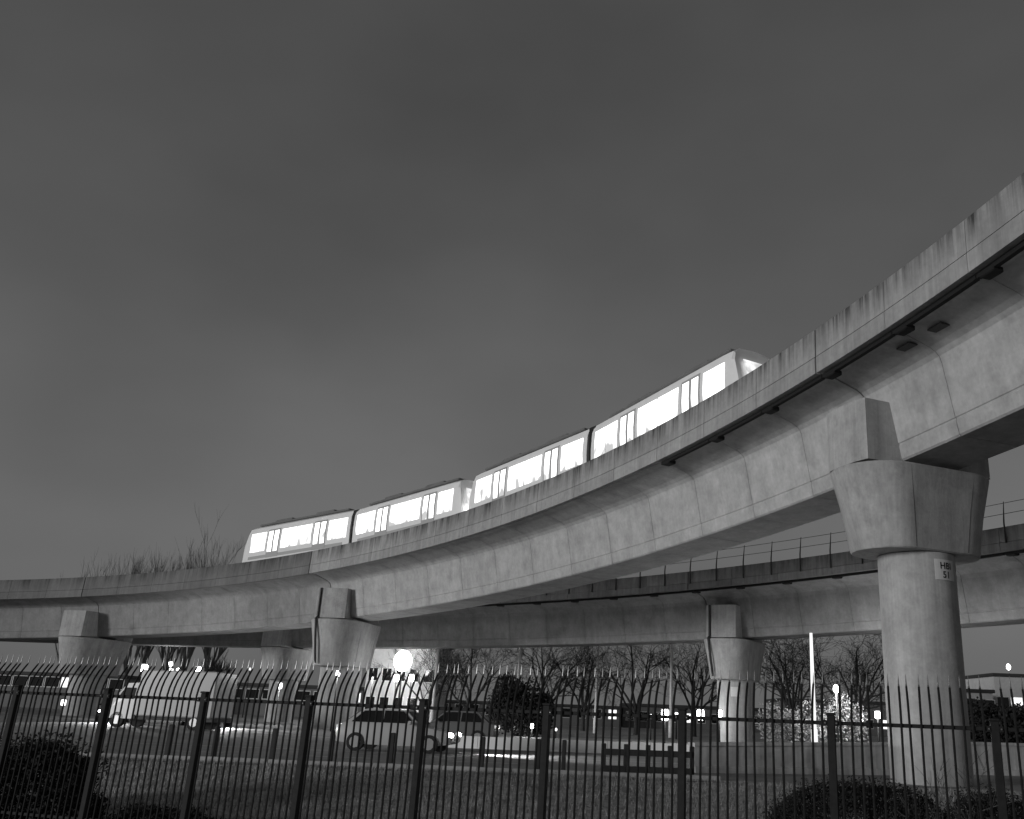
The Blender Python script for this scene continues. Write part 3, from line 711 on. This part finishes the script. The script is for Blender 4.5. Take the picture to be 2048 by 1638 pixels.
# hedges at the fence
h1 = gp(1700, 1640, -.35)
def on_fence(px, back): 
    d = ray(px, 1600); k = (FC.x*FN.x+FC.y*FN.y+back)/(d.x*FN.x+d.y*FN.y); p = CAMPOS+d*k; return Vector((p.x, p.y, gz(p.x, p.y)))
def mound(px, bk, size, n, leaf, label, seed, rough_=.05, name='hedge_bush'):
    r = random.Random(seed); loc = on_fence(px, bk); root = empty(name, loc, label, 'bush', 'hedge bushes by the fence'); V = []; Fc = []
    ph = [(r.uniform(1.5, 5), r.uniform(0, 6.28), rnd_dir(r)) for _ in range(7)]
    for i in range(n):
        while True:   # clipped, squarish dome
            u = Vector((r.uniform(-1, 1), r.uniform(-1, 1), r.random())); g_ = (abs(u.x)**2.8+abs(u.y)**2.8+abs(u.z)**2.8)**(1/2.8)
            if .05 < g_ < 1: break
        d = u.normalized(); k = (1-.28*r.random()**2)/g_*(1+sum(rough_*math.sin(w*(d.dot(q))*2+f) for w, f, q in ph)*.4+(r.random()**6)*rough_*2)
        p = Vector((u.x*size[0], u.y*size[1], u.z*size[2]))*k
        p = FD*p.x+FN*p.y+Vector((0, 0, p.z))
        a_ = rnd_dir(r)*leaf*r.uniform(.5, 1.4); b_ = rnd_dir(r); b_ = (b_-a_.normalized()*b_.dot(a_.normalized())).normalized()*leaf*.5*r.uniform(.6, 1.2)
        p = p+loc; m = len(V); V += [p-a_, p+b_, p+a_, p-b_]; Fc.append((m, m+1, m+2, m+3))
    mesh('foliage', V, Fc, M_hedge, root)
    mb = MB()
    for i in range(26):
        d = rnd_dir(r); d.z = abs(d.z)*.8+.3; e = loc+FD*(d.x*size[0]*.9)+FN*(d.y*size[1]*.9)+Vector((0, 0, d.z*size[2]*r.uniform(.9, 1.12)))
        mb.tube([loc, loc.lerp(e, .5)+Vector((0, 0, .08)), e], [.012, .007, .003], 4)
    mb.build('twigs', M_bark, root)
mound(1722, 1.15, (1.42, .75, 1.31), 46000, .022, 'dark clipped hedge mound behind the fence post with the sticker', 51, .05)
mound(1990, .95, (.62, .6, 1.36), 20000, .022, 'low dark hedge mound at the bottom right corner', 54, .06)
mound(50, .85, (1.25, .7, 1.22), 16000, .045, 'shaggy dark bush at the far left of the fence', 55, .14)
mound(140, .7, (.55, .5, .62), 7000, .04, 'small dark bush beside the second fence post', 56, .14)
mound(330, 1.0, (.9, .5, .28), 6000, .04, 'lowest dark plant clump between the second and third fence posts', 57, .14)
p = on_fence(1905, .75)
bare_tree('bare_sapling', p, 1.75, 61, 'thin pale bare sapling in front of the near column base', .7, 0, M_barkfar, .15, .012, 3, .1, 'saplings')
# grass and fallen leaves
r = random.Random(5); V = []; Fc = []; V2 = []; F2 = []
for i in range(60000):
    x = r.uniform(-22, 14); y0 = fence_y(x); y = y0+(25-y0)*r.random()**1.2-r.choice((0, 0, 0, 0, 1.5))
    if x > 3.2 and y > 24.6: continue
    z = gz(x, y); h = r.uniform(.03, .13); a = r.uniform(0, 6.28); w = .011; m = len(V)
    V += [(x-math.cos(a)*w, y-math.sin(a)*w, z), (x+math.cos(a)*w, y+math.sin(a)*w, z), (x+r.uniform(-.03, .03), y+r.uniform(-.03, .03), z+h)]; Fc.append((m, m+1, m+2))
tag(mesh('grass', V, Fc, M_blade), 'short rough grass on the lawn behind the fence', 'grass', kind='stuff')
for i in range(1500):
    x = r.uniform(-20, 13); y0 = fence_y(x); y = y0+(25-y0)*r.random()
    z = gz(x, y)+.05; s_ = r.uniform(.025, .055); a = r.uniform(0, 6.28); m = len(V2); t1 = r.uniform(-.02, .03)
    ca, sa = math.cos(a)*s_, math.sin(a)*s_
    V2 += [(x-ca, y-sa, z), (x+sa*.6, y-ca*.6, z+t1), (x+ca, y+sa, z+.01), (x-sa*.6, y+ca*.6, z+t1)]; F2.append((m, m+1, m+2, m+3))
tag(mesh('fallen_leaves', V2, F2, M_leaf), 'pale fallen leaves scattered over the lawn', 'leaves', kind='stuff')

# ------------------------------------------------------------------ lamps
def lamp_column(loc, H, rad, label, mat_=None, arm=True, group='tall lamp columns'):
    loc = Vector(loc); root = empty('lamp_column', loc, label, 'lamp post', group)
    mb = MB(); mb.tube([loc-Vector((0, 0, .2)), loc+Vector((0, 0, 1.2)), loc+Vector((0, 0, 1.25)), loc+Vector((0, 0, H))], [rad*1.35, rad*1.35, rad, rad*.62], 12); mb.build('pole', mat_ or M_pole, root, True)
    if arm:
        mb = MB(); mb.tube([loc+Vector((0, 0, H-.05)), loc+Vector((.5, -.1, H+.25)), loc+Vector((1.2, -.2, H+.3))], .04, 8); mb.build('arm', mat_ or M_pole, root)
        mb = MB(); mb.box(loc+Vector((1.5, -.25, H+.3)), (.7, .3, .14), bev=.04); mb.build('lantern', M_dark, root)
    return root
for px, Y, lb in ((862, 78, 'pale tall lamp column right of the floodlight'), (1030, 80, 'pale tall lamp column left of the dark conifer bush'), (1190, 80, 'pale tall lamp column right of the conifer bush'), (1341, 74, 'pale thin lamp column left of the lower viaduct pier')):
    g = pt(px, 1455, Y); lamp_column((g.x, Y, .22), 9.3, .12, lb)
g = pt(1629, 1475, 45.5); lamp_column((g.x, 45.5, .22), pt(1626, 1266, 45.5).z-.22, .115, 'glowing white pole standing between the two lit shrubs', E_col, False, 'white poles')
def street_lamp(px, py, Y, size, E_, label, ground=.22, power=0, kind='globe', group='distant street lamps'):
    p = pt(px, py, Y); root = empty('street_lamp', (p.x, Y, ground), label, 'street lamp', group)
    mb = MB(); mb.tube([(p.x, Y, ground-.1), (p.x, Y, p.z-size*.4)], [.055, .035], 8); mb.build('pole', M_dark, root, True)
    if kind == 'globe':
        mb = MB(); mb.sphere(p, size, 14, 9, (.85, .85, 1.25)); mb.build('globe', E_, root, True)
        mb = MB(); mb.tube([p+Vector((0, 0, size*1.2)), p+Vector((0, 0, size*1.45))], [size*.6, size*.15], 10); mb.build('cap', M_dark, root)
    else:
        mb = MB(); mb.box(p, (size*1.5, size*1.2, size*2.2), bev=size*.25); mb.build('lantern', E_, root)
        mb = MB(); mb.box(p+Vector((0, 0, size*1.25)), (size*2.1, size*1.8, size*.25), bev=size*.08); mb.build('cap', M_dark, root)
    if power:
        l = bpy.data.lights.new('lamp_light', 'POINT'); l.energy = power; l.shadow_soft_size = size*1.1; o = bpy.data.objects.new('lamp_light', l); COL.objects.link(o); o.location = p-Vector((0, size*1.6, 0))-Vector((p.x, Y, ground))+Vector((0, 0, 0)); o.parent = root
    return root
street_lamp(1672, 1378, 45.6, .16, E_lamp, 'bright globe lamp above the right-hand pale shrub', power=650)
for (px, py, Y, s_, E_, lb, kd) in (
    (289, 1337, 66, .24, E_lamp, 'bright lamp left of the white van roof, leftmost of the high row', 'box'), (341, 1328, 82, .17, E_lamp, 'small lamp under the left viaduct, highest of the row', 'box'),
    (397, 1341, 68, .22, E_lamp, 'lamp just left of the dark bare tree under the viaduct', 'box'), (500, 1338, 92, .12, E_dim, 'dim lamp right of the dark bare tree under the viaduct', 'box'),
    (560, 1372, 66, .17, E_small, 'lamp low before the shadowed pier', 'box'), (676, 1347, 56, .13, E_lamp, 'slim lamp in front of the middle pier column', 'box'),
    (776, 1298, 96, .13, E_small, 'small high lamp left of the floodlight', 'box'), (793, 1356, 62, .20, E_lamp, 'lamp under the floodlight on its left', 'box'), (823, 1356, 62, .20, E_lamp, 'lamp under the floodlight on its right', 'box'),
    (745, 1357, 84, .12, E_dim, 'dim lamp right of the middle pier', 'box'),
    (938, 1446, 60, .15, E_lamp, 'low lamp before the wide-fanned bare tree', 'box'), (1064, 1452, 60, .12, E_lamp, 'low lamp under the dark conifer bush', 'box'), (1112, 1459, 60, .07, E_small, 'tiny low lamp right of the conifer bush', 'box'),
    (1302, 1432, 64, .10, E_small, 'small low lamp left of the brightest low pair', 'box'), (1330, 1430, 58, .29, E_lamp, 'big low lamp left of the thin lamp column', 'box'), (1353, 1429, 70, .13, E_small, 'low lamp right of the thin lamp column', 'box'),
    (1401, 1430, 56, .27, E_lamp, 'big low lamp left of the lower viaduct pier', 'box'), (1439, 1427, 50, .16, E_lamp, 'low lamp in front of the lower viaduct pier', 'box'),
    (1260, 1452, 66, .06, E_small, 'tiny low lamp by the spreading bare tree', 'box'), (1725, 1437, 48, .13, E_lamp, 'low lamp right of the globe-lit shrub', 'box'), (1755, 1430, 48, .16, E_lamp, 'low lamp beside the near column', 'box'),
    (2017, 1334, 120, .30, E_lamp, 'far lamp above the pale building at right', 'globe'), (1990, 1459, 52, .05, E_small, 'tiny low lamp in the dark bushes at right', 'globe'),
    (127, 1405, 63, .17, E_small, 'lamp before the farthest left pier', 'box')):
    street_lamp(px, py, Y, s_, E_, lb, kind=kd, power=(60 if E_ is E_lamp and py > 1420 else 130 if px < 420 and E_ is E_lamp else 110 if px == 676 else 90 if px > 780 and py > 1340 and px < 830 else 300 if 540 < px < 830 and py > 1340 else 0))
# floodlight: the blown-out lamp under the lower viaduct
FY = 83; fp = pt(806, 1322, FY); fr = empty('floodlight', (fp.x, FY, .22), 'blazing globe floodlight on a mast below the lower viaduct', 'floodlight')
mb = MB(); mb.tube([(fp.x, FY, 0), (fp.x, FY, fp.z-.85)], [.11, .07], 10); mb.build('mast', M_dark, fr, True)
mb = MB(); mb.sphere((fp.x, FY, fp.z), .78, 24, 14, (1, 1, 1.15)); mb.build('globe', E_big, fr, True)
mb = MB(); mb.tube([(fp.x, FY, fp.z+.93), (fp.x, FY, fp.z+1.05)], [.5, .2], 16); mb.build('cap', M_dark, fr)

# ------------------------------------------------------------------ buildings far behind
def building(name, px0, px1, pyt, Y, depth, label, mat_, windows=(), lit=0, roofh=.4, base=.2, group=None, seed=1):
    a = pt(px0, 1440, Y); b = pt(px1, 1440, Y); H = pt((px0+px1)/2, pyt, Y).z
    cx = (a.x+b.x)/2; w = b.x-a.x; root = empty(name, (cx, Y+depth/2, base), label, 'building', group); rr = random.Random(seed)
    mb = MB(); mb.box((cx, Y+depth/2, (H+base-.4)/2), (w, depth, H-base+.4)); mb.build('wall', mat_, root)
    mb = MB(); mb.box((cx, Y+depth/2, H+roofh/2), (w+.5, depth+.5, roofh), bev=.05); mb.build('roof', M_roofm, root)
    if windows:
        nx_, nz_, ww, wh, z0, dz = windows
        for j in range(nz_):
            for i in range(nx_):
                x = a.x+w*(i+.5)/nx_; z = z0+j*dz
                mb = MB(); mb.box((x, Y-.02, z), (ww+.16, .08, wh+.16)); f = mb.build('window', M_pole, root)
                mb = MB(); mb.box((x, Y-.065, z), (ww, .03, wh)); mb.build('pane', M_shopw if rr.random() < lit else M_glassd, f)
    return root
building('glow_wall_house', 722, 862, 1285, 88, 8, 'pale rendered building heightened to catch the floodlight glow', M_pale, (5, 2, .8, 1.1, 2.0, 2.6), 0, .3)  # made tall behind the lamp so its wall stands in for lamp glow
building('warehouse', -60, 235, 1352, 104, 14, 'long grey warehouse at the far left behind the piers', M_bldg, (9, 1, 1.5, 1.0, 3.0, 3), .15, seed=3)
building('warehouse', 238, 720, 1372, 112, 14, 'long low grey warehouse behind the left bare tree', M_bldg, (14, 1, 1.5, 1.0, 2.6, 3), .2, seed=4)
building('terrace_block', 870, 1240, 1412, 122, 12, 'low grey terrace behind the bare trees, left half', M_bldg, (12, 1, 1.0, 1.1, 1.8, 3), .12, seed=5)
building('terrace_block', 1245, 1560, 1418, 126, 12, 'low grey terrace behind the bare trees, right half', M_bldg, (11, 1, 1.0, 1.1, 1.7, 3), .2, seed=6)
building('terrace_block', 1565, 1880, 1408, 130, 12, 'low grey terrace behind the white pole', M_bldg, (10, 1, 1.0, 1.1, 1.8, 3), .1, seed=7)
building('pale_office', 1896, 1990, 1385, 110, 12, 'pale low building behind the right-hand bushes', M_pale, (5, 2, 1.3, 1.1, 2.0, 2.4), .1, seed=8)
building('pale_office', 1996, 2160, 1356, 116, 12, 'taller pale flat-roofed block at the right edge', M_pale, (6, 2, 1.4, 1.1, 2.2, 2.8), .1, seed=9)

# ------------------------------------------------------------------ vehicles
def car(loc, head, paint, label, group='cars on the road', lights=True, power=60):
    loc = Vector(loc); ax = Vector((math.cos(head), math.sin(head), 0)); sd = Vector((-ax.y, ax.x, 0)); up = Vector((0, 0, 1))
    root = empty('car', loc, label, 'car', group)
    def P(x, y, z): return loc+ax*x+sd*y+up*z
    # lower body lofted lengthwise: x, half width, z bottom, z top
    st = [(-2.12, .70, .42, .78), (-2.05, .80, .30, .90), (-1.5, .87, .24, .97), (-.4, .89, .22, .95), (.7, .89, .22, .93), (1.4, .87, .24, .84), (1.95, .80, .30, .72), (2.10, .66, .40, .60)]
    rings = [[P(x, -w*.96, zb), P(x, -w, zb+.12), P(x, -w, zt-.16), P(x, -w*.93, zt-.03), P(x, -w*.6, zt), P(x, w*.6, zt), P(x, w*.93, zt-.03), P(x, w, zt-.16), P(x, w, zb+.12), P(x, w*.96, zb)] for x, w, zb, zt in st]
    V, Fc = loft(rings); b = mesh('body', V, Fc, paint, root)
    for f in b.data.polygons: f.use_smooth = len(f.vertices) == 4
    b.data.set_sharp_from_angle(angle=R(40))
    rings = [[P(x0, -w0, .90), P(x1, -w1, zt), P(x1, w1, zt), P(x0, w0, .90)] for x0, w0, x1, w1, zt in ((-1.85, .80, -1.25, .60, 1.38), (-1.2, .82, -1.0, .62, 1.44), (.3, .82, .05, .62, 1.45), (.95, .80, .35, .60, 1.40))]
    V, Fc = loft(rings); c = mesh('cabin', V, Fc, paint, root)
    def quad(pts, m_, nm, par): 
        pts = [Vector(p) for p in pts]; n = (pts[1]-pts[0]).cross(pts[3]-pts[0]).normalized()*.012
        ctr = sum(pts, Vector())/4
        if n.dot(ctr-(loc+up*1.1)) < 0: n = -n
        V = [p for p in pts]+[p+n for p in pts]
        return mesh(nm, V, [(0, 1, 2, 3), (4, 5, 6, 7), (0, 1, 5, 4), (1, 2, 6, 5), (2, 3, 7, 6), (3, 0, 4, 7)], m_, par)
    for q in (-1, 1):
        quad([P(-1.55, q*.805, .97), P(-.48, q*.808, .97), P(-.5, q*.645, 1.37), P(-1.16, q*.64, 1.35)], M_glassd, 'window', c)
        quad([P(-.40, q*.808, .97), P(.72, q*.806, .97), P(.26, q*.645, 1.37), P(-.42, q*.645, 1.38)], M_glassd, 'window', c)
        mb = MB(); mb.box(P(.62, q*.98, 1.0), (.14, .2, .13), ax, bev=.03); mb.build('mirror', paint, root)
    quad([P(.92, -.70, .95), P(.92, .70, .95), P(.42, .54, 1.36), P(.42, -.54, 1.36)], M_glassd, 'windscreen', c)
    quad([P(-1.80, -.68, .97), P(-1.80, .68, .97), P(-1.32, .54, 1.34), P(-1.32, -.54, 1.34)], M_glassd, 'rear_window', c)
    for x in (-1.32, 1.32):
        for q in (-1, 1):
            mb = MB(); mb.tube([P(x, q*.70, .31), P(x, q*.905, .31)], .31, 18); ty = mb.build('wheel', M_rubber, root)
            mb = MB(); mb.tube([P(x, q*.90, .31), P(x, q*.918, .31)], .20, 12); mb.build('rim', M_rim, ty)
    for q in (-1, 1):
        mb = MB(); mb.sphere(P(1.98, q*.62, .62), .15, 10, 7, (1, 1, .6)); mb.build('headlight', E_head if lights else M_rim, root, True)
        mb = MB(); mb.box(P(-2.06, q*.62, .78), (.1, .26, .14), ax, bev=.02); mb.build('tail_light', M_tail, root)
    if lights:
        l = bpy.data.lights.new('headlight_beam', 'SPOT'); l.energy = power*40; l.spot_size = R(75); l.spot_blend = .6; l.shadow_soft_size = .1
        o = bpy.data.objects.new('headlight_beam', l); COL.objects.link(o); o.parent = root
        o.location = P(2.2, 0, .62)-loc; o.rotation_euler = (-(ax+Vector((0, 0, -.10)))).to_track_quat('Z', 'Y').to_euler()
    return root
def place_car(px, py, Y, head, **k):
    g = pt(px, py, Y); car((g.x, Y, ROADZ+.004), head, **k)
place_car(800, 1460, 34.5, R(-4), paint=M_carp['silver'], label='silver car with lit headlights nearest the floodlight, heading right')
place_car(412, 1428, 57.0, R(-45), paint=M_carp['white'], label='pale car with lit headlights beyond the third fence post')
place_car(240, 1420, 60.0, R(-75), paint=M_carp['dark'], label='dark car facing the camera by the farthest left pier')
place_car(905, 1475, 45.0, R(178), paint=M_carp['grey'], label='grey car behind the left end of the white barrier', power=4)
# white van
def van(loc, head, label):
    loc = Vector(loc); ax = Vector((math.cos(head), math.sin(head), 0)); sd = Vector((-ax.y, ax.x, 0)); up = Vector((0, 0, 1))
    root = empty('box_van', loc, label, 'van')
    def P(x, y, z): return loc+ax*x+sd*y+up*z
    mb = MB(); mb.box(P(-1.0, 0, 1.75), (4.3, 2.1, 2.3), ax, bev=.06); cb = mb.build('cargo_box', M_carp['van'], root)
    mb = MB(); mb.box(P(-1.0, -1.06, 2.70), (4.2, .05, .18), ax); mb.build('roof_trim', M_pole, cb)
    for x in (-2.4, -1.0, .4):
        mb = MB(); mb.box(P(x, -1.06, 1.75), (.05, .03, 2.1), ax); mb.build('panel_seam', M_pole, cb)
    rings = [[P(x, -.98*k, .45), P(x, -.98*k, zt*.55+.2), P(x, -.86*k, zt), P(x, .86*k, zt), P(x, .98*k, zt*.55+.2), P(x, .98*k, .45)] for x, k, zt in ((1.18, 1, 2.25), (1.9, 1, 2.2), (2.5, 1, 1.45), (3.0, .95, 1.25), (3.1, .9, 1.0))]
    V, Fc = loft(rings); c = mesh('cab', V, Fc, M_carp['white'], root)
    for q in (-1, 1):
        V = [P(1.35, q*.995, 1.42), P(2.25, q*.995, 1.42), P(1.95, q*.93, 1.98), P(1.35, q*.93, 1.98)]; V += [v+sd*q*.012 for v in V]
        mesh('window', V, [(0, 1, 2, 3), (4, 5, 6, 7), (0, 1, 5, 4), (1, 2, 6, 5), (2, 3, 7, 6), (3, 0, 4, 7)], M_glassd, c)
        mb = MB(); mb.sphere(P(3.0, q*.72, .85), .16, 10, 7); mb.build('headlight', E_head, root, True)
        for x in (-2.2, 2.1):
            mb = MB(); mb.tube([P(x, q*.72, .38), P(x, q*.98, .38)], .38, 18); w = mb.build('wheel', M_rubber, root)
            mb = MB(); mb.tube([P(x, q*.975, .38), P(x, q*.99, .38)], .22, 12); mb.build('rim', M_rim, w)
    mb = MB(); mb.box(P(-.6, 0, .52), (5.2, 1.7, .2), ax); mb.build('chassis', M_dark, root)
    for x in (.35, .75):
        mb = MB(); mb.sphere(P(x, -.9, 3.0), .10, 8, 6); mb.build('roof_lamp', E_small, root, True)
    return root
g = pt(330, 1440, 50); van((g.x, 50, ROADZ+.004), R(172), 'white box van between the two leftmost piers')
